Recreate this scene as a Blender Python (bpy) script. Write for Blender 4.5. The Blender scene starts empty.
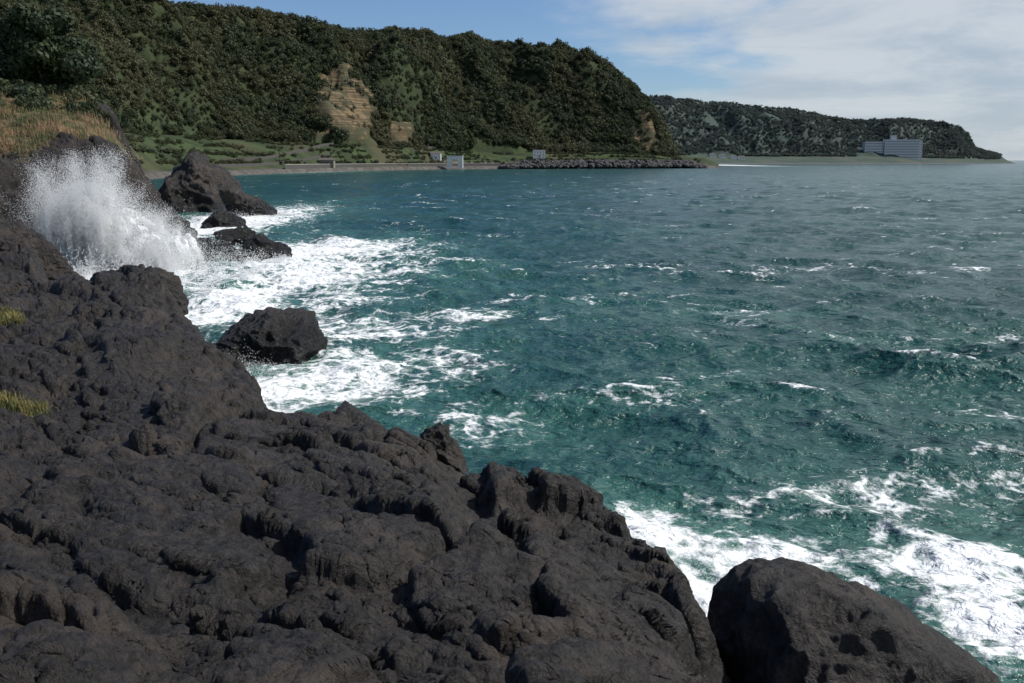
import bpy, math, numpy as np, time
from mathutils import Vector
T0=time.time()
rng=np.random.default_rng(7)
sc=bpy.context.scene
H=10.0; TH=math.radians(10.33); F=995.6
ct,st=math.cos(TH),math.sin(TH)
# ---- survey helper: bearing/elevation readings taken from the camera station + forward distance -> world coordinates
def P(px,py,y):
    u=(px-512)/F; v=(341.5-py)/F
    dy=ct+v*st; dz=-st+v*ct
    return (u*y/dy, y, H+dz*y/dy)
def W(px,py):
    v=(341.5-py)/F
    sl=(-st+v*ct)/(ct+v*st)
    return P(px,py,-H/sl)
def bx(px,y): return (px-512)/F*y/1.0165   # bearing at eye level

# ---------------- noise -----------------
_perm=rng.permutation(256).astype(np.int32)
_g=rng.normal(size=(256,3)).astype(np.float32); _g/=np.linalg.norm(_g,axis=1)[:,None]
def perlin(x,y,z):
    x=np.asarray(x,np.float32);y=np.asarray(y,np.float32);z=np.asarray(z,np.float32)
    x,y,z=np.broadcast_arrays(x,y,z)
    xi=np.floor(x).astype(np.int32);yi=np.floor(y).astype(np.int32);zi=np.floor(z).astype(np.int32)
    xf=x-xi;yf=y-yi;zf=z-zi
    u=xf*xf*xf*(xf*(xf*6-15)+10);v=yf*yf*yf*(yf*(yf*6-15)+10);w=zf*zf*zf*(zf*(zf*6-15)+10)
    res=0
    for dx in (0,1):
        hx=_perm[(xi+dx)&255]; wx=u if dx else 1-u
        for dy in (0,1):
            hy=_perm[(hx+yi+dy)&255]; wy=v if dy else 1-v
            for dz in (0,1):
                h=_perm[(hy+zi+dz)&255]; wz=w if dz else 1-w
                g=_g[h]
                res=res+(g[...,0]*(xf-dx)+g[...,1]*(yf-dy)+g[...,2]*(zf-dz))*(wx*wy*wz)
    return res*1.5
def fbm(x,y,z,o=4,gain=.5,ridged=False):
    a=1;f=1;r=0
    for i in range(o):
        n=perlin(x*f+i*17.3,y*f-i*9.1,z*f+i*5.7)
        if ridged: n=1-2*np.abs(n)
        r=r+a*n; a*=gain; f*=2.03
    return r
def worley2(x,y,seed=0):
    xi=np.floor(x).astype(np.int32);yi=np.floor(y).astype(np.int32)
    f1=np.full(x.shape,9.,np.float32);f2=f1.copy();idv=np.zeros(x.shape,np.float32)
    tx=np.zeros(x.shape,np.float32)
    r=np.random.default_rng(seed+50); RX=r.random(256).astype(np.float32);RY=r.random(256).astype(np.float32);RI=r.random(256).astype(np.float32)
    RJ=r.random(256).astype(np.float32)-.5;RK=r.random(256).astype(np.float32)-.5
    for dx in (-1,0,1):
        for dy in (-1,0,1):
            h=_perm[(_perm[(xi+dx)&255]+yi+dy)&255]
            ax=xi+dx+RX[h]-x; ay=yi+dy+RY[h]-y
            d=np.sqrt(ax*ax+ay*ay)
            m=d<f1
            f2=np.where(m,f1,np.minimum(f2,d)); idv=np.where(m,RI[h],idv)
            tx=np.where(m,ax*RJ[h]+ay*RK[h],tx); f1=np.where(m,d,f1)
    return f1,f2,idv,tx
def sstep(a,b,x):
    t=np.clip((x-a)/(b-a),0,1); return t*t*(3-2*t)

# ---------------- mesh helpers -----------------
def mesh_np(name,V,Fc,mat=None,smooth=True,attrs=None,nv=4):
    me=bpy.data.meshes.new(name)
    V=np.ascontiguousarray(V,np.float32);Fc=np.ascontiguousarray(Fc,np.int32)
    me.vertices.add(len(V)); me.vertices.foreach_set('co',V.ravel())
    n=len(Fc); me.loops.add(n*nv); me.loops.foreach_set('vertex_index',Fc.ravel())
    me.polygons.add(n); me.polygons.foreach_set('loop_start',np.arange(0,n*nv,nv,dtype=np.int32))
    me.update(calc_edges=True)
    me.polygons.foreach_set('use_smooth',np.full(n,smooth,dtype=bool))
    if attrs:
        for k,a in attrs.items():
            at=me.attributes.new(k,'FLOAT','POINT'); at.data.foreach_set('value',np.ascontiguousarray(a,np.float32).ravel())
    if mat: me.materials.append(mat)
    ob=bpy.data.objects.new(name,me); sc.collection.objects.link(ob)
    return ob
def grid_mesh(name,X,Y,Z,mat,zmin=None,attrs=None,smooth=True):
    nr,nc=X.shape
    idx=np.arange(nr*nc,dtype=np.int32).reshape(nr,nc)
    q=np.stack([idx[:-1,:-1],idx[:-1,1:],idx[1:,1:],idx[1:,:-1]],-1).reshape(-1,4)
    V=np.stack([X,Y,Z],-1).reshape(-1,3); at={k:a.reshape(-1) for k,a in (attrs or {}).items()}
    if zmin is not None:
        m=(V[:,2][q]>zmin).any(axis=1); q=q[m]
        used=np.zeros(len(V),bool); used[q.ravel()]=True
        remap=np.cumsum(used)-1; q=remap[q]; V=V[used]; at={k:a[used] for k,a in at.items()}
    return mesh_np(name,V,q,mat,smooth,at)
def grid_normals(X,Y,Z):
    a=np.stack([np.gradient(X,axis=1),np.gradient(Y,axis=1),np.gradient(Z,axis=1)],-1)
    b=np.stack([np.gradient(X,axis=0),np.gradient(Y,axis=0),np.gradient(Z,axis=0)],-1)
    n=np.cross(a,b); n/=np.linalg.norm(n,axis=-1,keepdims=True)+1e-9
    return n

# ---------------- materials -----------------
class NT:
    def __init__(s,name):
        s.m=bpy.data.materials.new(name); s.m.use_nodes=True; s.t=s.m.node_tree; s.n=s.t.nodes; s.l=s.t.links
        s.b=s.n['Principled BSDF']; s.tc=s.n.new('ShaderNodeTexCoord')
    def node(s,ty,**k):
        n=s.n.new(ty)
        for a,b in k.items(): setattr(n,a,b)
        return n
    def set(s,inp,v):
        if isinstance(v,bpy.types.NodeSocket): s.l.new(v,inp)
        else: inp.default_value=v
    def noise(s,scale,detail=6,rough=.6,dist=0,vec=None,stretch=None):
        n=s.node('ShaderNodeTexNoise'); n.inputs['Scale'].default_value=scale;n.inputs['Detail'].default_value=detail
        n.inputs['Roughness'].default_value=rough;n.inputs['Distortion'].default_value=dist
        v=vec or s.tc.outputs['Object']
        if stretch:
            mp=s.node('ShaderNodeMapping'); mp.inputs['Scale'].default_value=stretch; s.l.new(v,mp.inputs['Vector']); v=mp.outputs[0]
        s.l.new(v,n.inputs['Vector']); return n.outputs['Fac']
    def vor(s,scale,feature='F1',vec=None):
        n=s.node('ShaderNodeTexVoronoi',feature=feature); n.inputs['Scale'].default_value=scale
        s.l.new(vec or s.tc.outputs['Object'],n.inputs['Vector']); return n.outputs['Distance']
    def math(s,op,a,b=0.,c=0.,clamp=False):
        n=s.node('ShaderNodeMath',operation=op,use_clamp=clamp)
        for i,v in enumerate((a,b,c)): s.set(n.inputs[i],v)
        return n.outputs[0]
    def mr(s,x,a,b,c=0.,d=1.,smooth=True):
        n=s.node('ShaderNodeMapRange'); n.interpolation_type='SMOOTHSTEP' if smooth else 'LINEAR'
        s.set(n.inputs[0],x)
        for i,v in zip((1,2,3,4),(a,b,c,d)): n.inputs[i].default_value=v
        return n.outputs[0]
    def mix(s,f,a,b):
        n=s.node('ShaderNodeMix',data_type='RGBA'); s.set(n.inputs[0],f)
        for i,v in ((6,a),(7,b)):
            if isinstance(v,tuple): v=(v[0],v[1],v[2],1)
            s.set(n.inputs[i],v)
        return n.outputs[2]
    def attr(s,name):
        n=s.node('ShaderNodeAttribute',attribute_name=name); return n.outputs['Fac']
    def bump(s,h,strength=.5,dist=.1,normal=None):
        n=s.node('ShaderNodeBump'); n.inputs['Strength'].default_value=strength;n.inputs['Distance'].default_value=dist
        s.l.new(h,n.inputs['Height'])
        if normal: s.l.new(normal,n.inputs['Normal'])
        return n.outputs[0]
    def out(s,col=None,rough=None,nrm=None,spec=None):
        if col is not None:
            s.set(s.b.inputs['Base Color'], (col[0],col[1],col[2],1) if isinstance(col,tuple) else col)
        if rough is not None: s.set(s.b.inputs['Roughness'],rough)
        if nrm is not None: s.l.new(nrm,s.b.inputs['Normal'])
        if spec is not None: s.b.inputs['Specular IOR Level'].default_value=spec
        return s.m
def z_of(m):
    g=m.node('ShaderNodeNewGeometry'); sx=m.node('ShaderNodeSeparateXYZ'); m.l.new(g.outputs['Position'],sx.inputs[0]); return g,sx.outputs[2]
def rock_mat(name,scale=1.0,wet=2.0):
    m=NT(name)
    a=m.noise(.45*scale,5,.65,.6); b=m.noise(5*scale,8,.74,.2)
    col=m.mix(m.mr(b,.36,.68),(.008,.0072,.0070),(.046,.039,.035))
    col=m.mix(m.mr(a,.48,.66,0,.65),col,(.072,.056,.045))
    g,z=z_of(m)
    zz=m.math('ADD',z,m.math('MULTIPLY',a,-2.0))
    w=m.mr(zz,wet-1.9,wet-.6,1,0)
    col=m.mix(w,col,(.008,.008,.008))
    # sharp-edged creases between crusts of lava, then pitting
    cr=m.noise(2.1*scale,5,.62,.5); cr=m.math('ABSOLUTE',m.math('SUBTRACT',cr,.5)); cr=m.mr(cr,0,.14,0,1,False)
    h=m.math('ADD',b,m.math('MULTIPLY',cr,.42))
    h2=m.noise(26*scale,5,.7)
    n1=m.bump(h,1.0,.20/scale); n2=m.bump(h2,.85,.03/scale,n1)
    return m.out(col,m.mr(w,0,1,.60,.3),n2,.45)
M_rock=rock_mat('lava_rock')
M_rock_far=rock_mat('lava_rock_cliff',.35,2.6)

# ---------------- coastal heightfields -----------------
def make_rbf(pts,eps=1.5,smooth=0.):
    pts=np.array(pts,float); n=len(pts)
    r=np.sqrt(((pts[:,None,:2]-pts[None,:,:2])**2).sum(-1)+eps**2)
    A=np.zeros((n+3,n+3)); A[:n,:n]=r-np.eye(n)*smooth; A[:n,n]=1;A[:n,n+1:n+3]=pts[:,:2];A[n:,:n]=A[:n,n:].T
    w=np.linalg.solve(A,np.concatenate([pts[:,2],[0,0,0]]))
    def f(X,Y):
        out=np.full(X.shape,w[n],np.float32)+w[n+1]*X+w[n+2]*Y
        for i in range(n): out+=w[i]*np.sqrt((X-pts[i,0])**2+(Y-pts[i,1])**2+eps**2)
        return out
    return f
def signed_dist(X,Y,poly):
    poly=np.array(poly,float); d=np.full(X.shape,1e9,np.float32); inside=np.zeros(X.shape,bool); n=len(poly)
    for i in range(n):
        x0,y0=poly[i,:2];x1,y1=poly[(i+1)%n,:2]
        ex,ey=x1-x0,y1-y0
        t=np.clip(((X-x0)*ex+(Y-y0)*ey)/(ex*ex+ey*ey+1e-9),0,1)
        d=np.minimum(d,np.hypot(X-x0-t*ex,Y-y0-t*ey))
        c=((y0>Y)!=(y1>Y))&(X<ex*(Y-y0)/(ey+1e-12)+x0); inside^=c
    return np.where(inside,-d,d)
def polar(u_in,nu,u_out,nuo,y0,y1,ny):
    us=np.concatenate([np.linspace(-u_out,-u_in,nuo,endpoint=False),np.linspace(-u_in,u_in,nu),np.linspace(u_in,u_out,nuo+1)[1:]])
    ys=np.exp(np.linspace(math.log(y0),math.log(y1),ny))
    U,Y=np.meshgrid(us,ys); return (U*Y).astype(np.float32),Y.astype(np.float32)

ridge=[P(-60,225,66),P(0,235,60),P(40,240,55),P(60,290,50),P(100,298,44),P(128,268,40),P(175,272,38),P(192,312,36),P(215,327,34),P(240,365,30),P(265,388,28),
 P(285,418,26),P(330,432,25),P(400,441,23.5),P(430,448,21.5),P(460,455,20.5),P(510,480,20),P(560,498,19.5),P(600,508,19),P(626,524,18.4),P(640,550,17.6),P(690,564,16.6),P(714,600,14.8),P(722,683,11)]
inland=[P(0,683,7),P(350,683,8),P(600,683,9.3),P(-300,683,7),P(0,560,11),P(250,565,11.5),P(450,580,11.5),P(600,600,12.5),
 P(0,470,16),P(150,470,16.5),P(300,490,15.5),P(420,500,16),P(540,540,16),P(0,400,22),P(100,402,22),P(200,398,24),P(0,345,30),P(112,333,27),P(150,345,26),
 P(60,305,42),P(0,290,42),P(0,255,55),P(100,305,41),P(150,275,38.5),
 (0,1.5,8.0),(-5,1.5,8.2),(3.5,3,6.6),(4.0,6,5.2),(-15,5,8),(-20,15,7),(-40,30,7),(-60,60,8)]
fL=make_rbf(ridge+inland,1.2,.15)
polyF=[(p[0],p[1]) for p in ridge]+[(2.2,7),(3.2,2),(4,-6),(-60,-6),(-90,66)]
def rocky(X,Y,fL,poly,S,steep,amp,inset,flat=None):
    d=signed_dist(X,Y,poly)+fbm(X/(2.5*S),Y/(2.5*S),1.5,4,.55)*.30*S+inset
    L=fL(X,Y)
    wx=X+perlin(X/(4*S),Y/(4*S),3.3)*1.2*S+fbm(X/(.9*S),Y/(.9*S),3.3,2)*.20*S; wy=Y+perlin(X/(4*S),Y/(4*S),9.7)*1.2*S+fbm(X/(.9*S),Y/(.9*S),9.3,2)*.20*S
    # flow direction (lava tongues run towards the sea)
    a=math.radians(-48); fx=(wx*math.cos(a)+wy*math.sin(a)); fy=(-wx*math.sin(a)+wy*math.cos(a))
    rel=.30*fbm(fx/(7.5*S),fy/(3.8*S),.5,3,.42,True)-.21
    for k,(wl,wa,st_,ew) in enumerate(((2.9,.60,1,.12),(1.3,.31,2,.09),(.55,.12,3,.12),(.26,.045,4,.14))):
        f1,f2,idv,tilt=worley2(fx/(wl*1.8*S),fy/(wl*S),st_)
        e=sstep(0,ew,f2-f1)
        rel=rel+wa*((idv-.5)*.45*e+tilt*2.2*e-(1-e)*.30)
    rel=rel+.05*fbm(fx/(1.1*S),fy/(.75*S),7.5,4,.5,True)
    if flat is not None: rel=rel*(1-flat(L,d))
    z=L+amp*rel
    # layered flow units: soft ledges dipping gently seaward
    st=.55*amp*(.5 if amp>1.5 else 1); q=(z+.16*X+.05*Y+.25*perlin(X/(3*S),Y/(3*S),6.)*amp)/st; fl=np.floor(q); fr=q-fl
    z=z+(sstep(.12,.88,fr)-fr)*st*.50
    dd=np.maximum(d,0)
    z=z-(steep*dd)*(1+.3*perlin(X/S,Y/S,4.))
    z=np.maximum(z,-2.5)
    n=grid_normals(X,Y,z)
    D=amp*.075*fbm(X/(.8*S),Y/(.8*S),z/(.6*S),5,.50,True)
    return X+n[...,0]*D,Y+n[...,1]*D,z+n[...,2]*D,L,d
X,Y=polar(.56,1150,1.6,50,1.6,80,1150)
Xf,Yf,Zf,_,_=rocky(X,Y,fL,polyF,1.0,3.2,1.0,np.interp(Y,[8,20,40,60],[.58,.62,.6,.8]).astype(np.float32))
# keep walking room round the tripod
near=sstep(1.5,6,np.hypot(Xf,Yf)); Zf=Zf*near+(fL(X,Y)-.2)*(1-near)
grid_mesh('rocky_shore',Xf,Yf,Zf,M_rock,zmin=-1.5)
print('fg',time.time()-T0)

# mid-distance sea cliff
cl=[P(0,145,108),P(60,142,108),P(100,142,110),P(118,158,114),P(136,182,116),P(148,208,118),P(165,230,119),P(180,250,121)]
cin=[P(0,116,118),P(60,116,120),P(98,124,120),P(116,140,122),P(128,165,128),P(0,97,140),P(60,97,148),P(98,108,150),P(115,130,160),P(122,158,200),
     (-80,95,14),(-110,90,16),(-120,200,22),(-90,260,10),(-76,190,2),(-64,165,2),(-50,92,9),(-45,92,7.5),(-43,98,8)]
polyC=[(-140,72),(-64,80),(-55,88),(-50,94),(-47,100),(-45.5,106),(-43,109),(-41,113),(-40,119),(-42,124),(-50,134),(-59,150),(-69,170),(-81,200),(-106,262),(-260,262),(-260,72)]
fC=make_rbf(cl+cin,2.0,.3)
us=np.linspace(-.95,-.24,850); ys=np.exp(np.linspace(math.log(72),math.log(262),800))
U,Y=np.meshgrid(us,ys); X=(U*Y).astype(np.float32);Y=Y.astype(np.float32)
vn=perlin(X/6,Y/6,2.)+.5*perlin(X/2,Y/2,6.)
vegf=lambda L,d: sstep(9.,11.5,L+vn*2.2)*sstep(-.5,-3,d+vn*1.5)
Xc,Yc,Zc,Lc,dc=rocky(X,Y,fC,polyC,2.6,2.3,2.4,.8,flat=lambda L,d:.75*vegf(L,d))
veg=vegf(Lc,dc)
mm=NT('cliff_with_soil'); 
a=mm.noise(.16,6,.65,.6); b=mm.noise(1.6,8,.72,.3)
col=mm.mix(mm.mr(b,.3,.72),(.009,.008,.008),(.044,.038,.036)); col=mm.mix(mm.mr(a,.5,.68,0,.55),col,(.058,.046,.038))
g,z=z_of(mm); w=mm.mr(z,1.0,5,1,0); col=mm.mix(w,col,(.010,.010,.010))
soil=mm.mix(mm.mr(mm.noise(.5,6),.4,.6),(.15,.105,.055),(.06,.065,.026))
col=mm.mix(mm.attr('veg'),col,soil)
M_cliff=mm.out(col,.8,mm.bump(b,.9,.5),.3)
grid_mesh('sea_cliff',Xc,Yc,Zc,M_cliff,zmin=-1.5,attrs={'veg':veg})
print('cliff',time.time()-T0)

# ---------------- boulders -----------------
def ico(sub):
    import bmesh
    bm=bmesh.new(); bmesh.ops.create_icosphere(bm,subdivisions=sub,radius=1)
    V=np.array([v.co[:] for v in bm.verts]); Fc=np.array([[v.index for v in f.verts] for f in bm.faces]); bm.free(); return V,Fc
ICO={}
def boulder(name,c,size,planes=None,seed=0,sub=6,mat=None,rough=.12,nplanes=16):
    if sub not in ICO: ICO[sub]=ico(sub)
    D,Fc=ICO[sub]; r=np.random.default_rng(seed)
    if planes is None:
        N=r.normal(size=(nplanes,3)); N/=np.linalg.norm(N,axis=1)[:,None]; O=r.uniform(.62,1.0,nplanes)
    else:
        N=np.array([p[:3] for p in planes],float); O=np.array([p[3] for p in planes],float); L=np.linalg.norm(N,axis=1); N/=L[:,None]
        N2=r.normal(size=(10,3)); N2/=np.linalg.norm(N2,axis=1)[:,None]; N=np.vstack([N,N2]);O=np.concatenate([O,r.uniform(.9,1.15,10)])
    dot=D@N.T; inv=np.maximum(dot/O,1e-3)
    rad=(inv**20).sum(1)**(-1/20)
    V=D*rad[:,None]; S=np.array(size,float)
    Pw=V*S; s=float(np.mean(S)); o=seed*13.7
    q=Pw/s+o
    n=fbm(q[:,0]*1.3,q[:,1]*1.3,q[:,2]*1.8,3,.45,True)*rough*.8+fbm(q[:,0]*4.5,q[:,1]*4.5,q[:,2]*4.5,5,.52,True)*rough*.22
    Pw=Pw+D*(n-rough*.5)[:,None]*s
    Pw=Pw+np.array(c)
    return mesh_np(name,Pw,Fc,mat or M_rock,True,nv=3)
# detached block at lower right
boulder('sea_boulder',(5.08,13.6,1.55),(2.48,2.0,2.68),planes=[(-.95,-.1,.25,.74),(.50,.05,.80,.68),(-.1,-.75,.6,.80),(-.08,.1,1,.87),(.9,-.2,.35,.85),(0,1,.3,.9),(.3,-.9,.2,.85)],seed=3,sub=7,rough=.10)
def wb(name,px,py,y,wpx,hpx,seed,planes=None,dep=.8,mat=None,rough=.2,sub=6):
    k=y/F
    x,_,_=P(px,py,y); hw=wpx*k/2; zt=hpx*k
    return boulder(name,(x,y,zt*.15),(hw*1.15,hw*dep*1.15,zt*1.0),planes,seed,sub,mat,rough)
cone=[(-.75,-.2,.62,.62),(.6,-.2,.75,.62),(0,-.8,.55,.75),(0,.8,.6,.8),(-.2,0,1,.85)]
wb('sea_rock',195,205,200,72,54,11,cone,mat=M_rock_far)
wb('sea_rock',250,208,186,48,11,12,mat=M_rock_far)
wb('sea_rock',222,226,152,38,14,13,cone,mat=M_rock_far)
wb('sea_rock',203,262,104,52,14,14,mat=M_rock_far)
wb('sea_rock',262,260,106,48,18,15,cone,mat=M_rock_far)
wb('sea_rock',248,244,120,18,16,16,mat=M_rock_far)
wb('sea_rock',168,245,120,40,36,17,cone,mat=M_rock_far)
wb('sea_rock',268,357,51,94,38,18,[(-.45,-.3,.85,.62),(.35,-.2,.9,.7),(0,-.9,.45,.8),(.9,0,.3,.9),(-.9,0,.4,.85)],sub=7,rough=.20)
# knob on the ridge crest
kx,ky,kz=P(438,450,20.6)
boulder('lava_knob',(kx,ky,kz-.1),(.66,.5,.78),[(-.8,0,.55,.62),(.85,0,.45,.50),(0,-.8,.5,.7),(0,.8,.5,.7),(-.3,0,1,.8)],seed=21,sub=6,rough=.24)
kx,ky,kz=P(408,457,20.8)
boulder('lava_knob',(kx,ky,kz-.1),(.8,.6,.45),seed=23,sub=6,rough=.25)
kx,ky,kz=P(350,434,25)
boulder('lava_knob',(kx,ky,kz-.2),(1.0,.7,.5),seed=24,sub=6,rough=.25)
kx,ky,kz=P(150,292,38.5)
boulder('lava_knob',(kx,ky,kz-.3),(1.4,1.2,1.25),seed=25,sub=7,rough=.2)
kx,ky,kz=P(20,262,56)
boulder('lava_knob',(kx,ky,kz-.5),(2.4,2,1.9),seed=27,sub=7,rough=.2)
print('boulders',time.time()-T0)

# ---------------- sea -----------------
ylist=[9.0]
while ylist[-1]<30000:
    y=ylist[-1]; ylist.append(y+min(y*y/9956*1.15,.0075*y))
ys=np.array(ylist); us=np.concatenate([np.linspace(-1.5,-.57,40,endpoint=False),np.linspace(-.57,.57,900),np.linspace(.57,1.5,41)[1:]])
U,Y=np.meshgrid(us,ys); X=(U*Y).astype(np.float32); Y=Y.astype(np.float32)
dyr=np.gradient(ys)[:,None].astype(np.float32); sp=np.maximum(dyr,Y*.00127)
Zw=np.zeros_like(X);DX=np.zeros_like(X);DY=np.zeros_like(X)
gust=1+.4*perlin(X/60,Y/45,.3)+.35*perlin(X/17,Y/13,4.3)
shel=.6+.4*sstep(18,60,Y)
wr=np.random.default_rng(4)
wxp=X+perlin(X/9,Y/9,11.)*2.0; wyp=Y+perlin(X/9,Y/9,21.)*2.0
for i in range(80):
    lam=.6*(22/.6)**((i+wr.random())/80)
    ang=math.radians(240+wr.normal()*36)
    k=2*math.pi/lam; A=.0076*lam*(1.0 if lam<5 else (5/lam)**.75)*wr.uniform(.6,1.4)
    ph=(wxp*math.cos(ang)+wyp*math.sin(ang))*k+wr.random()*6.28
    fade=sstep(1.6,3.2,lam/sp)
    c=np.cos(ph)*fade*A; s=np.sin(ph)*fade*A
    Zw+=c; DX-=s*math.cos(ang); DY-=s*math.sin(ang)
Zw*=gust*shel; DX*=gust*.9; DY*=gust*.9
std=float(Zw[(Y>25)&(Y<60)].std()); print('wave std',std)
cap=sstep(1.45,2.6,Zw/std+.8*perlin(X/1.6,Y/1.3,2.)+.9*perlin(X/26,Y/14,8.))
foam=cap*np.interp(Y,[60,200,500],[.60,.52,.46])
# lines of spent foam drawn out by the wind
stk=1-np.abs(perlin(X/14+perlin(X/9,Y/9,3.)*.6,Y/3.2,31.))*3.2
foam=np.maximum(foam,np.interp(Y,[20,60,150],[.54,.52,.45])*sstep(.5,1.0,stk)*sstep(.0,.45,perlin(X/28,Y/20,41.)+.26))
patches=[(120,282,100,26,1.05),(215,225,85,27,.98),(330,250,120,17,.92),(300,272,160,28,.84),(225,305,90,38,.94),(330,375,140,38,.80),(265,392,70,34,.95),(350,330,140,26,.70),
(430,360,100,26,.60),(470,315,110,9,.70),(480,420,110,26,.55),(590,400,130,30,.46),(650,540,95,46,.92),(770,570,120,55,.86),(950,560,120,50,.86),(1000,630,100,60,.92),(850,500,230,46,.54),
(640,405,60,9,.5),(1000,405,60,20,.52),(740,312,70,5,.62),(700,600,70,70,1.0),(720,370,50,6,.54),(860,340,60,5,.48),(560,300,60,5,.48),(330,300,110,14,.68),(280,171,70,2.2,1.1),(720,165,30,1.2,.9)]
milk=np.zeros_like(X)
for (px,py,rx,ry,s) in patches:
    c=W(px,py); kx=c[1]/F*rx; y1=W(px,max(py-ry,161.5))[1]; y2=W(px,py+ry)[1]; kyy=(y1-y2)/2
    e=((X-c[0])/kx)**2+((Y-c[1])/kyy)**2
    foam=np.maximum(foam,s*np.exp(-e*.9)); milk=np.maximum(milk,s*np.exp(-e*.4))
dF=signed_dist(X,Y,polyF); foam=np.maximum(foam,.97*np.exp(-np.maximum(dF,0)/3.8))
dC=signed_dist(X,Y,polyC); foam=np.maximum(foam,1.0*np.exp(-np.maximum(dC,0)/9.0)*(dC<80))
foam=foam+.18*perlin(X/5,Y/4,5.)*(foam>.05)
Zw=Zw+foam*.06*perlin(X*2,Y*2,1.)
m=NT('sea_water')
fo=m.attr('foam'); mk=m.attr('milk')
n1=m.noise(.55,7,.68,1.4,stretch=(1,.8,1)); n2=m.noise(2.6,5,.7,.8)
e1=m.node('ShaderNodeTexVoronoi',feature='DISTANCE_TO_EDGE'); e1.inputs['Scale'].default_value=.55
wv=m.node('ShaderNodeVectorMath',operation='ADD'); nn=m.node('ShaderNodeTexNoise'); nn.inputs['Scale'].default_value=.8; nn.inputs['Detail'].default_value=5
m.l.new(m.tc.outputs['Object'],nn.inputs['Vector'])
sc3=m.node('ShaderNodeVectorMath',operation='SCALE'); sc3.inputs[3].default_value=3.0; m.l.new(nn.outputs['Color'],sc3.inputs[0])
m.l.new(m.tc.outputs['Object'],wv.inputs[0]); m.l.new(sc3.outputs[0],wv.inputs[1]); m.l.new(wv.outputs[0],e1.inputs['Vector'])
lace=m.mr(e1.outputs['Distance'],0,.16,1,0)
v=m.math('ADD',m.math('MULTIPLY',m.math('SUBTRACT',n1,.5),2.8),m.math('MULTIPLY',m.math('SUBTRACT',n2,.5),1.5))
v=m.math('ADD',v,m.math('MULTIPLY',lace,.38))
v=m.math('ADD',v,m.math('MULTIPLY',m.math('SUBTRACT',fo,.58),1.9))
ff=m.mr(v,-.08,.70)
ff=m.math('MULTIPLY',ff,m.mr(fo,.1,.3),clamp=True)
big=m.noise(.02,4,.5); med=m.noise(.15,4,.6)
col=m.mix(m.mr(big,.35,.65),(.013,.057,.057),(.020,.078,.070))
col=m.mix(m.mr(mk,.15,.95,0,.8),col,(.062,.165,.137))
col=m.mix(m.mr(med,.4,.7,0,.45),col,(.009,.040,.044))
col=m.mix(ff,col,(.83,.85,.86))
hb=m.math('ADD',m.noise(1.6,4,.6,.4,stretch=(1,1.3,1)),m.math('MULTIPLY',m.noise(.45,3,.6,.3,stretch=(1,1.6,1)),2.2))
nb=m.bump(hb,1.0,.32)
nb2=m.bump(m.noise(8,3,.6),.35,.035,nb)
M_sea=m.out(col,m.mr(ff,0,1,.17,.75),nb2,.34); m.b.inputs['IOR'].default_value=1.33
grid_mesh('sea',X+DX*1.0,Y+DY*1.0,Zw,M_sea,attrs={'foam':foam,'milk':milk})
print('sea',time.time()-T0,X.shape)

# ---------------- distant hills -----------------
tp=[-250,0,60,110,160,215,260,300,350,400,450,500,540,580,610,632,648,660,672,705,720]
t_sky=[20,10,11,14,19,28,34,38,44,48,51,53,57,67,79,93,107,130,155,158,164]
t_yt=[900,950,1000,1050,1100,1150,1200,1250,1300,1380,1450,1500,1500,1480,1450,1430,1420,1400,1400,1400,1400]
t_yf=[500,550,600,700,800,880,930,960,1000,1080,1200,1250,1270,1290,1300,1310,1320,1330,1340,1340,1340]
t_fp=[120,120,125,130,136,140,142,144,146,148,151,153,153,153,153,154,155,156,157,158,164]
t_ys=[300,330,360,420,560,640,720,820,930,1020,1100,1150,1170,1190,1200,1210,1220,1230,1240,1255,1270]
def hills(px,Y,tabs,rel=1.0):
    tp,t_sky,t_yt,t_yf,t_fp,t_ys=tabs
    I=lambda t: np.interp(px,tp,t)
    ys,yf,yt=I(t_ys),I(t_yf),I(t_yt)
    zf=10+(160-I(t_fp))/980*yf; zt=10+(160-I(t_sky))/980*yt
    X=(px-512)/F*Y/1.0165
    wv=fbm(X/160,Y/160,.4,3)
    t1=(Y-ys)/(yf-ys); t2=(Y-yf)/(yt-yf)+.22*wv*sstep(0,.3,t1-.7)
    zb=np.where(t1<0,-3+3*np.clip(1+t1*8,0,1),0)+np.where(t1>=0,np.minimum(t1*12,1)*3*np.minimum(1,zf/4)+np.maximum(zf-3,0)*sstep(.08,1.0,t1),0)
    s=np.clip(t2,0,1); s=s**.85
    s=s*s*(3-2*s)*.45+s*.55
    z=zb+(zt-zf)*s*(t1>0)
    gul=np.sin(np.pi*np.clip(t2,0,1))
    z=z+gul*rel*np.clip((zt-zf)/100,0,1)*(32*fbm(X/120,Y/150,1.3,4,.5,True)-11)
    z=z+rel*2.0*perlin(X/40,Y/40,.7)*sstep(.2,1,t1)*np.clip((zt)/20,0,1)
    z=z-np.maximum(t2-1,0)*12
    return X,z,t1,t2
tabs1=(tp,t_sky,t_yt,t_yf,t_fp,t_ys)
pxs=np.linspace(-240,719,800); r=np.concatenate([np.linspace(-.25,0,12,endpoint=False),np.linspace(0,1,160),np.linspace(1,2.2,140)[1:],np.linspace(2.2,4,12)[1:]])
PX,R=np.meshgrid(pxs,r)
def yfromr(PX,R,tabs):
    ys,yf,yt=[np.interp(PX,tabs[0],t) for t in (tabs[5],tabs[3],tabs[2])]
    return np.where(R<1,ys+(yf-ys)*R,yf+(yt-yf)*(R-1))
Yh=yfromr(PX,R,tabs1)
Xh,Zh,T1,T2=hills(PX,Yh,tabs1)
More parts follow.
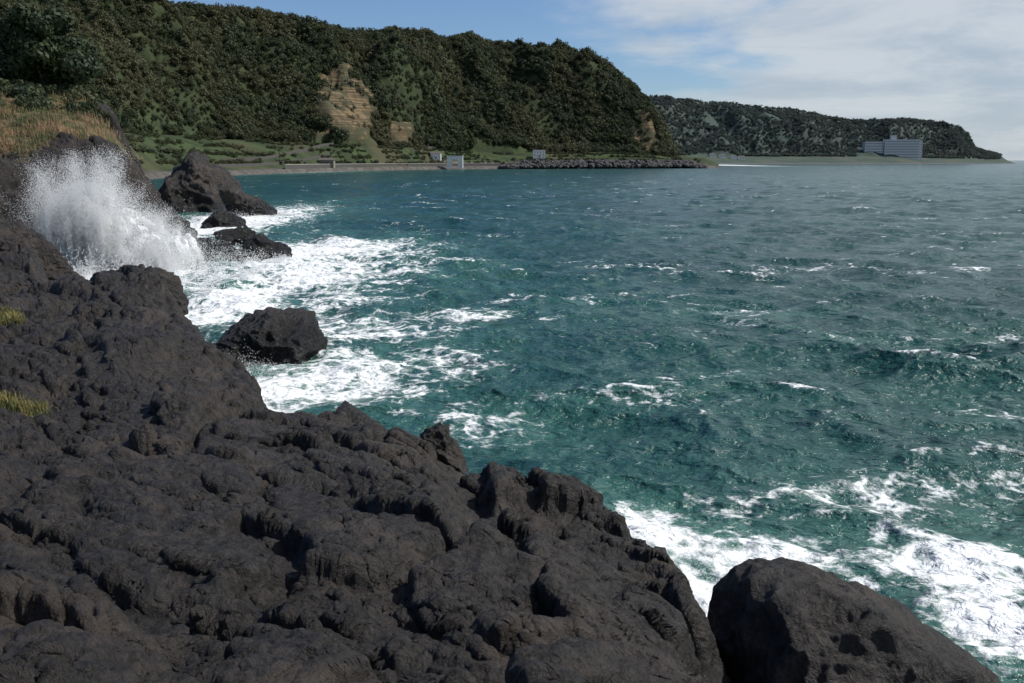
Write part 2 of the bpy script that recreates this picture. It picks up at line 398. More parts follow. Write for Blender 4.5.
def scar_mask(px,T2,X,Z):
    n=perlin(X/25,Z/14,3.)*.32+perlin(X/8,Z/5,9.)*.2
    e1=np.hypot((px-348)/33,(T2-.15)/.15)+n*1.8
    e1b=np.hypot((px-402)/13,(T2-.05)/.07)+n*1.6
    e2=np.hypot((px-646)/15,(T2-.22)/.42)+n*.7
    return np.maximum.reduce([sstep(1.0,.8,e1),sstep(1,.8,e2),sstep(1,.7,e1b)])
SC=scar_mask(PX,T2,Xh,Zh)
Zh=Zh+SC*8*(1-np.abs(T2-.3))*(np.interp(PX,[600,640],[1,.2]))
beach=(1-sstep(.10,.22,T1+.05*perlin(Xh/30,Yh/30,3.)))
def hillmat(name,haze,g1,g2,scar):
    m=NT(name); n=m.noise(.03,8,.6); n2=m.noise(.012,4,.5)
    col=m.mix(m.mr(n,.35,.65),g1,g2)
    md=m.mix(m.mr(m.noise(.02,6,.6,0,stretch=(.6,2.2,1)),.44,.56),(.050,.070,.026),(.032,.044,.019)); md=m.mix(m.mr(n2,.5,.62,0,.7),md,(.080,.072,.04))
    col=m.mix(m.attr('meadow'),col,md)
    strat=m.noise(.6,5,.6,0,stretch=(.02,.02,1))
    sr=m.mix(m.mr(strat,.38,.6),(scar[0]*.35,scar[1]*.33,scar[2]*.33),scar); sr=m.mix(m.mr(m.noise(.06,6),.45,.55,0,.85),sr,(.055,.055,.03))
    col=m.mix(m.attr('scar'),col,sr)
    bc=m.mix(m.mr(m.noise(.15,5),.4,.6),(.075,.068,.06),(.12,.11,.10))
    col=m.mix(m.attr('beach'),col,bc)
    col=m.mix(haze,col,(.13,.18,.23))  # aerial haze painted into the base colour, bluer and paler for the headland
    return m.out(col,.9,m.bump(m.noise(.25,6,.7),.8,2.0),.1)
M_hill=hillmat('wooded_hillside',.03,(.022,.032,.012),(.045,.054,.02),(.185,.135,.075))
meadow=(1-sstep(-.03,.10,T2+.08*perlin(Xh/60,Yh/60,1.)))
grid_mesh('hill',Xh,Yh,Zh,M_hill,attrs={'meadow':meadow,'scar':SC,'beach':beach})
# far headland
fp=[600,660,700,750,800,830,850,900,930,955,966,974,1000,1008,1016]
tabs2=(fp,[104,101,105,110,114,121,123,122,124,128,136,149,156,160.5,163],
 [2700,2800,2850,2900,2950,3000,3000,3050,3100,3100,3100,3100,3120,3130,3130],
 [2350,2420,2500,2560,2620,2660,2680,2720,2800,2850,2880,2900,2950,3000,3000],
 [152,154,156,156.5,156.5,156.5,156.5,157,158,158.5,158.5,159,160,161,163],
 [2200,2250,2320,2400,2450,2480,2500,2560,2620,2680,2700,2720,2760,2790,2800])
pxs=np.linspace(600,1016,420); r=np.concatenate([np.linspace(-.25,1,50),np.linspace(1,2.2,120)[1:],np.linspace(2.2,4,12)[1:]])
PX2,R2=np.meshgrid(pxs,r); Y2=yfromr(PX2,R2,tabs2); X2,Z2,T12,T22=hills(PX2,Y2,tabs2,.6)
def scar2(x,z,t2): return sstep(.4,.6,perlin(x/75,z/40,3.)+.35*perlin(x/25,z/10,8.))*sstep(.1,.3,t2)*sstep(1,.8,t2)
SC2=scar2(X2,Z2,T22)*.5
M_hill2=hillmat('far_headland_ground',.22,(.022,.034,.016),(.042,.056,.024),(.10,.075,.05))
top2=sstep(.85,1.0,T22)*.5
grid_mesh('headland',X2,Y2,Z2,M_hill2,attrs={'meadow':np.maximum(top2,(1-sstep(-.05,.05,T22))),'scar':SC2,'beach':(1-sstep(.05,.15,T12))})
print('hills',time.time()-T0)

# ---------------- trees -----------------
def leafmat(name,c1,c2,c3,haze=0.,patch=.012):
    m=NT(name); oi=m.node('ShaderNodeObjectInfo'); g=m.node('ShaderNodeNewGeometry')
    col=m.mix(m.mr(oi.outputs['Random'],0,1,smooth=False),c1,c2)
    pn=m.noise(patch,4,.6,0,vec=g.outputs['Position'])
    col=m.mix(m.mr(pn,.45,.62,0,.85),col,c3)
    if haze: col=m.mix(haze,col,(.13,.18,.23))  # distance haze blended straight into the leaf colour
    m.out(col,.6,None,.25)
    tr=m.node('ShaderNodeBsdfTranslucent'); m.l.new(col,tr.inputs[0]); mx=m.node('ShaderNodeMixShader'); mx.inputs[0].default_value=.3
    m.l.new(m.b.outputs[0],mx.inputs[1]); m.l.new(tr.outputs[0],mx.inputs[2]); m.l.new(mx.outputs[0],m.n['Material Output'].inputs[0])
    return m.m
def leaves(centers,radii,n,size,r,squash=.8,fill=.75):
    k=r.integers(0,len(centers),n); w=radii[k]
    d=r.normal(size=(n,3)); d/=np.linalg.norm(d,axis=1)[:,None]
    rr=w*(fill+(1-fill)*r.random(n))*(1+.12*r.normal(size=n))
    c=centers[k]+d*rr[:,None]*np.array([1,1,squash])
    nrm=d+r.normal(size=(n,3))*.45; nrm/=np.linalg.norm(nrm,axis=1)[:,None]
    t=np.cross(nrm,r.normal(size=(n,3))); t/=np.linalg.norm(t,axis=1)[:,None]; b=np.cross(nrm,t)
    s=size*r.uniform(.5,1.3,n)[:,None]
    V=np.stack([c-t*s,c-b*s*.6,c+t*s,c+b*s*.6],1).reshape(-1,3)
    return V,np.arange(4*n).reshape(-1,4)
def crown(name,seed,mat,R=5.,n=420,size=.75,nl=9):
    r=np.random.default_rng(seed)
    cs=r.normal(size=(nl,3))*np.array([.42,.42,.3])*R; cs[:,2]+=R*.75; rad=r.uniform(.35,.6,nl)*R
    V,Fc=leaves(cs,rad,n,size,r)
    a=np.linspace(0,2*np.pi,6,endpoint=False); tr=[]
    for zz,q in ((-R*.6,.07*R),(R*.7,.04*R)): tr+= [(math.cos(t)*q,math.sin(t)*q,zz) for t in a]
    o=len(V); V=np.vstack([V,np.array(tr)]); tf=np.array([[o+i,o+(i+1)%6,o+6+(i+1)%6,o+6+i] for i in range(6)]); Fc=np.vstack([Fc,tf])
    ob=mesh_np(name,V,Fc,mat,False); sc.collection.objects.unlink(ob); return ob
def forest(name,pts,scales,objs,seed=0):
    col=bpy.data.collections.new(name+'_species')
    for o in objs: col.objects.link(o)
    me=bpy.data.meshes.new(name); me.vertices.add(len(pts)); me.vertices.foreach_set('co',np.ascontiguousarray(pts,np.float32).ravel()); me.update()
    at=me.attributes.new('sc','FLOAT','POINT'); at.data.foreach_set('value',np.ascontiguousarray(scales,np.float32))
    ob=bpy.data.objects.new(name,me); sc.collection.objects.link(ob)
    ng=bpy.data.node_groups.new(name,'GeometryNodeTree')
    ng.interface.new_socket('Geometry',in_out='INPUT',socket_type='NodeSocketGeometry'); ng.interface.new_socket('Geometry',in_out='OUTPUT',socket_type='NodeSocketGeometry')
    N=ng.nodes;Lk=ng.links
    gi=N.new('NodeGroupInput');go=N.new('NodeGroupOutput');ip=N.new('GeometryNodeInstanceOnPoints')
    ci=N.new('GeometryNodeCollectionInfo'); ci.inputs['Collection'].default_value=col; ci.inputs['Separate Children'].default_value=True; ci.inputs['Reset Children'].default_value=True
    na=N.new('GeometryNodeInputNamedAttribute'); na.data_type='FLOAT'; na.inputs['Name'].default_value='sc'
    rv=N.new('FunctionNodeRandomValue'); rv.data_type='FLOAT_VECTOR'; rv.inputs[0].default_value=(-.12,-.12,0); rv.inputs[1].default_value=(.12,.12,6.28)
    Lk.new(gi.outputs[0],ip.inputs['Points']);Lk.new(ci.outputs[0],ip.inputs['Instance']);ip.inputs['Pick Instance'].default_value=True
    Lk.new(rv.outputs[0],ip.inputs['Rotation']); Lk.new(na.outputs[0],ip.inputs['Scale']); Lk.new(ip.outputs[0],go.inputs[0])
    md=ob.modifiers.new('scatter','NODES'); md.node_group=ng
    return ob
M_leaf=leafmat('forest_foliage',(.022,.036,.014),(.068,.080,.028),(.095,.090,.040),.04)
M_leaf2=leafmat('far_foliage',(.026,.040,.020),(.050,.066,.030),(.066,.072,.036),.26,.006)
objs=[crown('crown_%d'%i,30+i,M_leaf) for i in range(6)]
n=36000
px=rng.uniform(-230,675,n); rr=rng.uniform(.93,2.35,n)
keep=rng.random(n)<np.interp(px,[-230,0,300,675],[.25,.45,.8,1]); px=px[keep];rr=rr[keep]
y=yfromr(px,rr,tabs1); x,z,t1,t2=hills(px,y,tabs1)
sm=scar_mask(px,t2,x,z); ok=((sm<.35)|(rng.random(len(sm))<.16))&(z>6)&(perlin(x/45,y/45,6.)>-.62+.5*(rr<1.02)); 
pts=np.stack([x,y,z+.6],-1)[ok]; scl=rng.uniform(.35,1.0,len(pts))**1.2*(1.1+.7*perlin(pts[:,0]/50,pts[:,1]/50,2.))
forest('forest',pts,scl,objs); print('forest n',len(pts))
# hedges and scattered shrubs on the meadow
n=2600; px=rng.uniform(100,700,n); rr=rng.uniform(.25,1.0,n)
row=rng.random(n)<.75; rr=np.where(row,np.round(rr*6)/6+rng.normal(size=n)*.006,rr)
y=yfromr(px,rr,tabs1); x,z,t1,t2=hills(px,y,tabs1); ok=(z>3)&(perlin(x/50,y/50,16.)>-.15)
forest('hedgerow_shrubs',np.stack([x,y,z-.5],-1)[ok],rng.uniform(.15,.5,ok.sum()),[crown('shrub_%d'%i,60+i,M_leaf) for i in range(3)])
n=15000; px=rng.uniform(605,1000,n); rr=rng.uniform(.9,2.3,n); y=yfromr(px,rr,tabs2); x,z,t1,t2=hills(px,y,tabs2,.6)
ok=(z>12)&(perlin(x/70,y/70,6.)>-.5)&~((np.abs(px-892)<36)&(y<2745))&((t2<.85)|(rng.random(n)<.3))&((scar2(x,z,t2)<.4)|(rng.random(n)<.35))
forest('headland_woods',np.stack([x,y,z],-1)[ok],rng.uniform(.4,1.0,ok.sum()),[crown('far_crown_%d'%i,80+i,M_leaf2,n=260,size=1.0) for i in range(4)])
# big evergreen near the cliff top
def tube(pts,rads,seg=8):
    V=[];Fq=[]
    for i,(p,q) in enumerate(zip(pts,rads)):
        for k in range(seg):
            a=2*math.pi*k/seg; V.append((p[0]+math.cos(a)*q,p[1]+math.sin(a)*q,p[2]))
        if i:
            for k in range(seg): Fq.append([(i-1)*seg+k,(i-1)*seg+(k+1)%seg,i*seg+(k+1)%seg,i*seg+k])
    return np.array(V),np.array(Fq)
M_bark=NT('bark'); M_bark=M_bark.out(M_bark.mix(M_bark.noise(3,8),(.05,.04,.03),(.12,.10,.08)),.9)
M_big=leafmat('evergreen_foliage',(.024,.040,.017),(.024,.040,.017),(.045,.060,.024),0,.3)
def big_tree(name,base,height,width,seed,nleaf=26000,nl=34):
    r=np.random.default_rng(seed); e=bpy.data.objects.new(name,None); sc.collection.objects.link(e)
    b=np.array(base); cs=r.normal(size=(nl,3)); cs/=np.linalg.norm(cs,axis=1)[:,None]; cs*= (r.random(nl)**.4)[:,None]*np.array([width*.36,width*.36,height*.28])
    cs+=b+np.array([0,0,height*.60]); rad=r.uniform(.09,.17,nl)*width
    V,Fc=leaves(cs,rad,nleaf,.32*width/16,r,.75,.6)
    o=mesh_np('foliage',V,Fc,M_big,False); o.parent=e
    allV=[];allF=[];off=0
    tv,tf=tube([b+np.array([0,0,-1.5]),b+np.array([.2,0,height*.2]),b+np.array([.1,.1,height*.5])],[.045*width,.035*width,.02*width]); allV.append(tv);allF.append(tf);off=len(tv)
    for c in cs[:16]:
        s=b+np.array([.1,0,height*r.uniform(.15,.4)]); mid=(s+c)/2+r.normal(size=3)*.4
        tv,tf=tube([s,mid,c],[.018*width,.011*width,.004*width],6); allV.append(tv);allF.append(tf+off);off+=len(tv)
    o=mesh_np('trunk',np.vstack(allV),np.vstack(allF),M_bark,True); o.parent=e
tb=P(54,112,150); big_tree('evergreen_tree',(tb[0],150,tb[2]-2.),18.0,20,5)
tb=P(-40,112,150); big_tree('evergreen_tree',(tb[0],152,tb[2]-1.5),15,17,6)
# vegetation on the cliff
idx=np.argwhere((veg>.5)); 
sel=idx[rng.integers(0,len(idx),26000)]
bp=np.stack([Xc[sel[:,0],sel[:,1]],Yc[sel[:,0],sel[:,1]],Zc[sel[:,0],sel[:,1]]],-1)
ii=bp[(bp[:,1]>122)&(perlin(bp[:,0]/7,bp[:,1]/7,5.)>-.1)][:1300]
forest('cliff_shrubs',ii-np.array([0,0,.3]),rng.uniform(.08,.34,len(ii)),[crown('cliff_shrub_%d'%i,90+i,M_leaf) for i in range(3)])
def grassmesh(name,roots,h,nb,spread,mat,r):
    n=len(roots)*nb; base=np.repeat(roots,nb,0)+np.concatenate([r.normal(size=(n,2))*spread,np.zeros((n,1))],1)
    a=r.uniform(0,6.28,n); L=h*r.uniform(.5,1.3,n)*np.repeat(r.uniform(.4,1.3,len(roots)),nb); lean=r.uniform(.1,.9,n)
    dx=np.cos(a);dy=np.sin(a); w=h*.035
    p0=base+np.stack([-dy*w,dx*w,-.1+0*a],-1);p1=base+np.stack([dy*w,-dx*w,-.1+0*a],-1)
    mid=base+np.stack([dx*L*lean*.3,dy*L*lean*.3,L*.6],-1); tip=base+np.stack([dx*L*lean,dy*L*lean,L*(1-.35*lean)],-1)
    V=np.stack([p0,p1,mid+np.stack([dy*w,-dx*w,0*a],-1)*.7,mid-np.stack([dy*w,-dx*w,0*a],-1)*.7,tip],1).reshape(-1,3)
    o=np.arange(n)[:,None]*5
    Fc=np.concatenate([o+np.array([[0,1,2]]),o+np.array([[0,2,3]]),o+np.array([[3,2,4]])])
    return mesh_np(name,V,Fc,mat,False,nv=3)
mg=NT('dry_grass'); mg.out(mg.mix(mg.mr(mg.noise(.3,6),.42,.56),(.29,.185,.10),(.075,.09,.03)),.8)
gi=bp[(bp[:,1]<160)&(perlin(bp[:,0]/2.5,bp[:,1]/2.5,8.)>-.25)]
grassmesh('dry_grass',gi,.75,8,.5,mg.m,rng)
mg2=NT('green_gold_grass'); mg2.out(mg2.mix(mg2.mr(mg2.noise(2.,5),.4,.62),(.20,.16,.05),(.08,.095,.028)),.8)
def fgpick(px0,px1,y0,y1,n):
    pxg=Xf/Yf*F*1.0+512
    c=np.argwhere((pxg>px0)&(pxg<px1)&(Yf>y0)&(Yf<y1)); s=c[rng.integers(0,len(c),n)]
    return np.stack([Xf[s[:,0],s[:,1]],Yf[s[:,0],s[:,1]],Zf[s[:,0],s[:,1]]],-1)
grassmesh('grass_tuft',fgpick(-45,30,20.2,21.6,170),.25,24,.09,mg2.m,rng)
grassmesh('grass_tuft',fgpick(-30,10,28,30,110),.34,22,.12,mg2.m,rng)
print('veg',time.time()-T0)

# ---------------- breakwater -----------------
V0,F0=ico(1); VV=[];FF=[];off=0
rr_=np.random.default_rng(9)
for i in range(1900):
    px=rr_.uniform(500,706); lane=rr_.random()
    y=np.interp(px,tp,t_ys)-18+36*lane
    hh=np.interp(px,[495,520,690,706],[2,9,9,3])*math.sin(math.pi*min(1,.12+lane*.75))
    s=rr_.uniform(1.3,2.9)
    v=V0*(1+.3*rr_.normal(size=(len(V0),1)))*s*np.array([1.2,1,.85]); VV.append(v+np.array([bx(px,y),y,rr_.uniform(.55,1)*hh])); FF.append(F0+off); off+=len(V0)
mb=NT('basalt_armour'); mb.out(mb.mix(mb.noise(.2,6),(.02,.02,.022),(.085,.08,.08)),.85)
mesh_np('breakwater',np.vstack(VV),np.vstack(FF),mb.m,False,nv=3)

# ---------------- built things -----------------
def plain(name,c,c2=None,sc_=.5,rough=.8):
    m=NT(name); return m.out(m.mix(m.mr(m.noise(sc_,6),.35,.65),c,c2 or tuple(q*.8 for q in c)),rough)
M_white=plain('white_render',(.80,.79,.76)); M_glass=plain('window_glass',(.03,.035,.04),rough=.2); M_roof=plain('weathered_roof',(.10,.085,.075)); M_conc=plain('concrete',(.32,.31,.29)); M_dstone=plain('dark_stone_wall',(.07,.065,.06)); M_asph=plain('asphalt',(.06,.06,.06))
M_ochre=plain('weathered_render',(.20,.18,.15))
def box(name,c,s,mat,parent=None,rz=0):
    x,y,z=np.array(s)/2
    V=np.array([(-x,-y,-z),(x,-y,-z),(x,y,-z),(-x,y,-z),(-x,-y,z),(x,-y,z),(x,y,z),(-x,y,z)])
    if rz: V=V@np.array([[math.cos(rz),math.sin(rz),0],[-math.sin(rz),math.cos(rz),0],[0,0,1]])
    o=mesh_np(name,V+np.array(c),np.array([(0,3,2,1),(4,5,6,7),(0,1,5,4),(1,2,6,5),(2,3,7,6),(3,0,4,7)]),mat,False)
    if parent: o.parent=parent
    return o
def windows(name,x0,x1,z0,z1,nx,nz,yf,mat,parent,fw=.6,fh=.6):
    V=[];Fq=[]
    cw=(x1-x0)/nx; ch=(z1-z0)/nz; Q=np.array([(0,3,2,1),(4,5,6,7),(0,1,5,4),(1,2,6,5),(2,3,7,6),(3,0,4,7)])
    for i in range(nx):
        for j in range(nz):
            cx=x0+cw*(i+.5);cz=z0+ch*(j+.5);a=cw*fw/2;b=ch*fh/2
            V+=[(cx-a,yf-.1,cz-b),(cx+a,yf-.1,cz-b),(cx+a,yf+.3,cz-b),(cx-a,yf+.3,cz-b),(cx-a,yf-.1,cz+b),(cx+a,yf-.1,cz+b),(cx+a,yf+.3,cz+b),(cx-a,yf+.3,cz+b)]
            Fq.append(Q+8*(len(Fq)))
    o=mesh_np(name,np.array(V),np.vstack(Fq),mat,False); o.parent=parent; return o
def gable(name,c,w,d,h,mat,parent):
    x,y=w/2,d/2
    V=np.array([(-x,-y,0),(x,-y,0),(x,y,0),(-x,y,0),(-x,0,h),(x,0,h)])+np.array(c)
    me=bpy.data.meshes.new(name); me.from_pydata([tuple(v) for v in V],[],[(0,1,5,4),(2,3,4,5),(0,4,3),(1,2,5),(0,3,2,1)]); me.materials.append(mat)
    o=bpy.data.objects.new(name,me); sc.collection.objects.link(o); o.parent=parent
def gz(px,y,tabs=tabs1,rel=1.0):
    a=hills(np.array([float(px)]),np.array([float(y)]),tabs,rel); return float(a[1][0])
def house(name,px,y,w,d,h,roof=2.2,nx=4,zadd=0,mat=None):
    e=bpy.data.objects.new(name,None); sc.collection.objects.link(e); x=bx(px,y); z=gz(px,y)+zadd
    box('walls',(x,y,z+h/2-1),(w,d,h+2),mat or M_white,e); windows('windows',x-w*.45,x+w*.45,z+.8,z+h-.4,nx,max(1,int(h//3)),y-d/2,M_glass,e,.25,.35)
    box('door',(x+w*.02,y-d/2-.1,z+1),(1.1,.3,2.1),M_dstone,e)
    if roof: gable('roof',(x,y,z+h+.01),w+1,d+1,roof,M_roof,e)
    else: box('parapet',(x,y,z+h+.25),(w+.4,d+.4,.5),M_white,e)
house('white_house',539,1225,15,10,8,0,4,2)
house('white_house',436,1120,11,9,6,2,4,1)
house('beach_house',327,905,13,9,5,2,4,0,M_ochre)
# gatehouse with arch
e=bpy.data.objects.new('gatehouse',None); sc.collection.objects.link(e); gy=1092; gx=bx(455,gy); g0=1.5
box('pier_1',(gx-6,gy,g0+6),(5,9,12),M_white,e); box('pier_2',(gx+6,gy,g0+6),(5,9,12),M_white,e); box('lintel',(gx,gy+.02,g0+10.6),(6.98,8.9,3.2),M_white,e)
V=[];Fq=[];nA=14
for k in range(nA+1):
    a=math.pi*k/nA; V+=[(gx-3.45*math.cos(a),gy-4.3,g0+5.6+3.45*math.sin(a)),(gx-3.45*math.cos(a),gy+4.3,g0+5.6+3.45*math.sin(a)),(gx-3.45*math.cos(a),gy-4.3,g0+9.0),(gx-3.45*math.cos(a),gy+4.3,g0+9.0)]
for k in range(nA): a=4*k;b=a+4; Fq+=[(a,b,b+1,a+1),(a,a+2,b+2,b),(a+1,b+1,b+3,a+3)]
o=mesh_np('arch',np.array(V),np.array(Fq),M_white,False); o.parent=e
box('parapet',(gx,gy,g0+12.6),(17.6,9.6,.9),M_white,e)
# sea wall + promenade following the shore
def ribbon(name,pxs,offy,w,zlo,zhi,mat,follow=False):
    V=[];Fq=[]
    for i,px in enumerate(pxs):
        y=np.interp(px,tp,t_ys)+offy; x0=bx(px,y);x1=bx(px,y+w)
        zz=gz(px,y+w/2) if follow else 0
        V+=[(x0,y,zz+zlo),(x0,y,zz+zhi),(x1,y+w,zz+zhi),(x1,y+w,zz+zlo)]
        if i:
            a=4*(i-1);b=4*i
            for j in range(3): Fq.append((a+j,b+j,b+j+1,a+j+1))
    return mesh_np(name,np.array(V),np.array(Fq),mat,False)
pw=np.linspace(285,500,60)
ribbon('sea_wall',pw,14,2,-1,6.2,M_dstone); ribbon('sea_wall_coping',pw,13.6,2.6,6.25,6.7,M_conc)
ribbon('promenade',pw,16.6,9,3,5.9,M_asph)
ribbon('field_wall',np.linspace(180,330,40),55,1.2,-1,2.2,M_dstone,True)
ribbon('field_wall',np.linspace(220,440,50),85,1.2,-1,2.4,M_dstone,True)
ribbon('coast_road',np.linspace(440,700,60),34,8,-.5,.35,M_conc,True)
# hotel on the far headland
e=bpy.data.objects.new('hotel',None); sc.collection.objects.link(e); hy=2700; k=hy/F/1.0165
M_hot=plain('hotel_render',(.60,.60,.60)); M_win=plain('hotel_windows',(.22,.24,.26))
def hz(py): return 10+(160-py)*hy/980
def hb(nm,p0,p1,q0,q1,d,nx,nz,dy=0,win=True):
    x0=(p0-512)*k;x1=(p1-512)*k
    box(nm,((x0+x1)/2,hy+dy+d/2,(hz(q0)+hz(q1))/2),(x1-x0,d,hz(q0)-hz(q1)),M_hot,e)
    if win: windows(nm+'_windows',x0+1,x1-1,hz(q1)+4,hz(q0)-1.5,nx,nz,hy+dy,M_win,e,.7,.45)
hb('main_block',884,919,140.5,160,16,18,7); hb('east_wing',919.4,922,141.5,160,30,2,7,3); hb('west_wing',865,883.6,142.5,160,22,7,6,6)
x0=(893-512)*k; box('lift_tower',(x0,hy+8,hz(138.5)),(14,10,(140.5-136.5)*hy/980),M_hot,e)
# small villas on the far shore
for i,(px,py) in enumerate([(712,156),(722,155),(733,156),(741,155.5)]):
    y=2480; x=bx(px,y); z=gz(px,y,tabs2,.6)+1
    ee=bpy.data.objects.new('villa',None); sc.collection.objects.link(ee)
    box('walls',(x,y,z+1),(14,10,8),M_white,ee); windows('windows',x-6,x+6,z+1,z+4.5,4,1,y-5,M_glass,ee,.5,.6); gable('roof',(x,y,z+5.01),15,11,2.4,M_roof,ee)
print('built',time.time()-T0)

# ---------------- breaking wave spray -----------------
r=np.random.default_rng(12)
def drops(name,C,S,mat):
    n=len(C); T=np.array([(1,1,1),(-1,-1,1),(-1,1,-1),(1,-1,-1)])*.6
    R_=r.normal(size=(n,1,3))*.25
    V=(C[:,None,:]+T[None]*S[:,None,None]+R_*S[:,None,None]).reshape(-1,3)
    o=np.arange(n)[:,None]*4
    Fc=np.concatenate([o+np.array([q]) for q in ((0,1,2),(0,3,1),(0,2,3),(1,3,2))])
    return mesh_np(name,V,Fc,mat,True,nv=3)
ms=NT('spray'); ms.out((.95,.96,.97),.6)
tr=ms.node('ShaderNodeBsdfTranslucent'); tr.inputs[0].default_value=(.95,.96,.97,1); mxs=ms.node('ShaderNodeMixShader'); mxs.inputs[0].default_value=.5
ms.l.new(ms.b.outputs[0],mxs.inputs[1]); ms.l.new(tr.outputs[0],mxs.inputs[2]); ms.l.new(mxs.outputs[0],ms.n['Material Output'].inputs[0])
def topH(s): return np.interp(s,[48,55,68,84,98,112,128,150,184],[5.6,7.8,9.2,9.8,9.0,7.4,5.8,4.2,2.0])
C=[];S=[];yc=93.
nj=270
for j in range(nj):
    s=r.uniform(50,184); Hj=topH(s)*(r.uniform(.45,1.0) if r.random()<.78 else r.uniform(1.0,1.18))
    m_=int(3700*(Hj/7)); y0=yc+r.uniform(-5,4); lean=r.normal()*.17+ (s-80)/90*.22
    t=r.random(m_)**1.1; w=(.15+1.1*t**1.5)*r.uniform(.35,1.1)
    x=bx(s,yc)+lean*Hj*t**1.3+r.normal(size=m_)*w*.7; z=Hj*t+r.normal(size=m_)*.3*w; y=y0+r.normal(size=m_)*w
    dens=perlin(x/.9,z/1.8,y/1.6)+.30+.9*(1-t); kk=dens>r.random(m_)*.7-.05
    C.append(np.stack([x,y,z],-1)[kk]); S.append((r.uniform(.018,.062,m_)*(1-.45*t))[kk])
m_=80000; s=r.uniform(44,260,m_); y=r.uniform(74,104,m_); z=np.abs(r.normal(size=m_))*np.interp(s,[40,180,260],[1.2,.9,.2]); x=bx(s,90)+0*z
kk=perlin(x/2,y/2,1.)+.1>r.random(m_)*.6; C.append(np.stack([x,y,z],-1)[kk]); S.append(r.uniform(.02,.06,m_)[kk])
C=np.vstack(C);S=np.concatenate(S); kk=C[:,2]>-.2; C=C[kk];S=S[kk]
splash=bpy.data.objects.new('wave_splash',None); sc.collection.objects.link(splash)
o=drops('spray_droplets',C,S,ms.m); o.parent=splash; print('drops',len(C))
# dense aerated water inside the plume
D,Fc=ico(4); VV=[];FF=[];off=0
for j in range(220):
    s=r.uniform(58,176); h=topH(s)*.72; t=r.random()**.85; z=h*t; rad=r.uniform(.6,1.3)*(1-.35*t)
    c=np.array([bx(s,yc)+r.normal()*.3,yc+r.uniform(-3,3),z]); q=D*rad*np.array([.8,.8,1.4]); w_=q+c
    n=fbm(w_[:,0]*.9,w_[:,1]*.9,w_[:,2]*.7,4,.6)*.6
    VV.append(w_+D*n[:,None]*rad); FF.append(Fc+off); off+=len(D)
mc=NT('aerated_water'); mc.out((.95,.96,.97),.8,mc.bump(mc.noise(3,5,.7),.5,.3))
tr=mc.node('ShaderNodeBsdfTranslucent'); tr.inputs[0].default_value=(.95,.96,.97,1); ma=mc.node('ShaderNodeMixShader'); ma.inputs[0].default_value=.4; mb_=mc.node('ShaderNodeMixShader'); tp_=mc.node('ShaderNodeBsdfTransparent')
mc.l.new(mc.b.outputs[0],ma.inputs[1]); mc.l.new(tr.outputs[0],ma.inputs[2]); mc.l.new(tp_.outputs[0],mb_.inputs[1]); mc.l.new(ma.outputs[0],mb_.inputs[2])
al=mc.mr(mc.noise(1.5,6,.78,.5),.37,.62,0,.9); mc.l.new(al,mb_.inputs[0]); mc.l.new(mb_.outputs[0],mc.n['Material Output'].inputs[0])
o=mesh_np('aerated_core',np.vstack(VV),np.vstack(FF),mc.m,True,nv=3); o.parent=splash
# small wash against the gap and ledges
C=[];S=[]
for (px,py,rad,h,n) in [(712,640,.9,.5,5000),(690,575,1.2,.5,5000),(240,375,1.6,.6,4000),(190,250,2.5,1.2,9000),(240,215,4,1.5,6000)]:
    w=W(px,py); q=r.normal(size=(n,3))*np.array([rad,rad,0]); q[:,2]=np.abs(r.normal(size=n))*h*np.exp(-(q[:,0]**2+q[:,1]**2)/rad**2)
    C.append(q+np.array([w[0],w[1],0])); S.append(r.uniform(.005,.014,n)*max(1,w[1]/30))
drops('wave_wash',np.vstack(C),np.concatenate(S),ms.m)

# ---------------- light, sky, camera -----------------
AZ=math.radians(84); EL=math.radians(48)
s=Vector((math.sin(AZ)*math.cos(EL),math.cos(AZ)*math.cos(EL),math.sin(EL)))
L=bpy.data.lights.new('sun','SUN'); L.energy=5.0; L.angle=math.radians(.5); L.color=(1,.96,.9)
lo=bpy.data.objects.new('sun',L); lo.rotation_euler=s.to_track_quat('Z','Y').to_euler(); sc.collection.objects.link(lo)
w=bpy.data.worlds.new('World'); sc.world=w; w.use_nodes=True; nt=w.node_tree; N=nt.nodes; Lk=nt.links
bg=N['Background']; sky=N.new('ShaderNodeTexSky'); sky.sky_type='NISHITA'; sky.sun_disc=False; sky.sun_elevation=EL; sky.sun_rotation=AZ; sky.air_density=1.0; sky.dust_density=.2; sky.ozone_density=3.0
tint=N.new('ShaderNodeMix'); tint.data_type='RGBA'; tint.blend_type='MULTIPLY'; tint.inputs[0].default_value=1; tint.inputs[7].default_value=(.82,.96,1.18,1)
Lk.new(sky.outputs[0],tint.inputs[6]); Lk.new(tint.outputs[2],bg.inputs[0]); bg.inputs[1].default_value=.085
tc=N.new('ShaderNodeTexCoord')
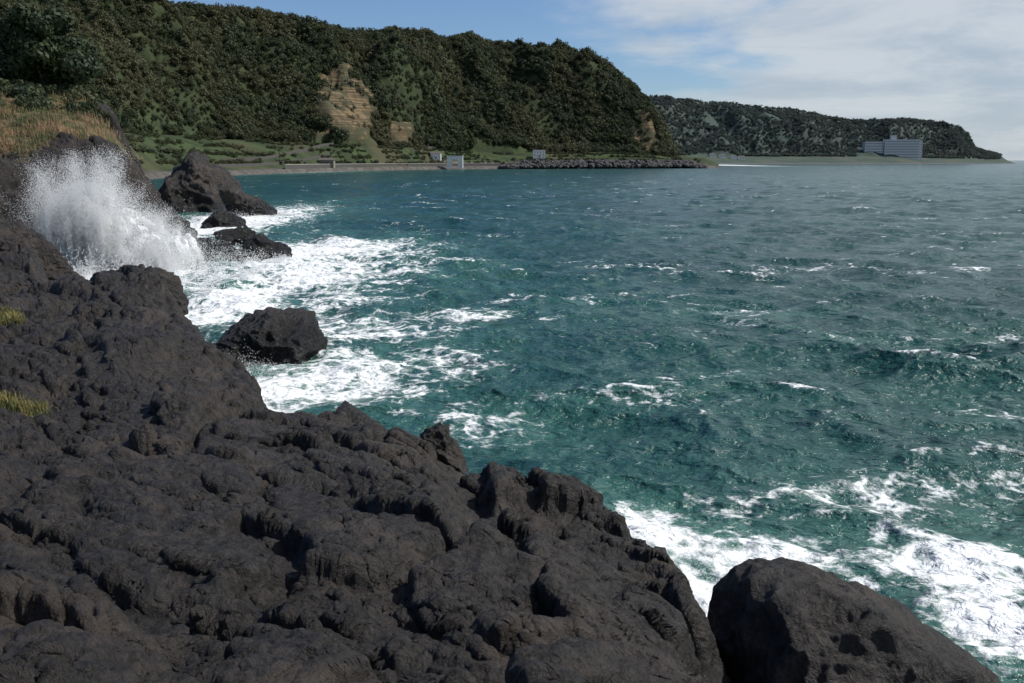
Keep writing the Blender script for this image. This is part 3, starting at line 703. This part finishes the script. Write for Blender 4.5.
def cnoise(scale,st_,detail,dist,rough=.55):
    mp=N.new('ShaderNodeMapping'); mp.inputs['Scale'].default_value=st_; Lk.new(tc.outputs['Generated'],mp.inputs[0])
    no=N.new('ShaderNodeTexNoise'); no.inputs['Scale'].default_value=scale; no.inputs['Detail'].default_value=detail; no.inputs['Roughness'].default_value=rough; no.inputs['Distortion'].default_value=dist; Lk.new(mp.outputs[0],no.inputs[0]); return no.outputs['Fac']
n1=cnoise(1.6,(1.6,1.6,6),8,.3); n2=cnoise(3.2,(1.5,1.5,7),7,.4,.6)
cc=N.new('ShaderNodeMapRange'); cc.interpolation_type='SMOOTHSTEP'; Lk.new(n2,cc.inputs[0]); cc.inputs[1].default_value=.38; cc.inputs[2].default_value=.62
cm=N.new('ShaderNodeMix'); cm.data_type='RGBA'; Lk.new(cc.outputs[0],cm.inputs[0]); cm.inputs[6].default_value=(.52,.60,.69,1); cm.inputs[7].default_value=(.74,.79,.83,1)
bg2=N.new('ShaderNodeBackground'); Lk.new(cm.outputs[2],bg2.inputs[0]); bg2.inputs[1].default_value=.85
sx=N.new('ShaderNodeSeparateXYZ'); Lk.new(tc.outputs['Generated'],sx.inputs[0])
def mth(op,a,b):
    n=N.new('ShaderNodeMath'); n.operation=op
    for i,v in enumerate((a,b)):
        if isinstance(v,bpy.types.NodeSocket): Lk.new(v,n.inputs[i])
        else: n.inputs[i].default_value=v
    return n.outputs[0]
v=mth('ADD',n1,mth('MULTIPLY',sx.outputs[0],.8))
mr=N.new('ShaderNodeMapRange'); mr.interpolation_type='SMOOTHSTEP'; Lk.new(v,mr.inputs[0]); mr.inputs[1].default_value=.52; mr.inputs[2].default_value=.68; mr.inputs[4].default_value=.85
mx=N.new('ShaderNodeMixShader'); Lk.new(mr.outputs[0],mx.inputs[0]); Lk.new(bg.outputs[0],mx.inputs[1]); Lk.new(bg2.outputs[0],mx.inputs[2]); Lk.new(mx.outputs[0],N['World Output'].inputs[0])
cam=bpy.data.cameras.new('camera'); cam.lens=35; cam.sensor_width=36; cam.clip_start=.1; cam.clip_end=60000
co=bpy.data.objects.new('camera',cam); co.location=(0,0,H); co.rotation_euler=(math.pi/2-TH,0,0); sc.collection.objects.link(co); sc.camera=co
sc.view_settings.view_transform='Standard'; sc.view_settings.look='None'; sc.view_settings.exposure=0
print('done',time.time()-T0)
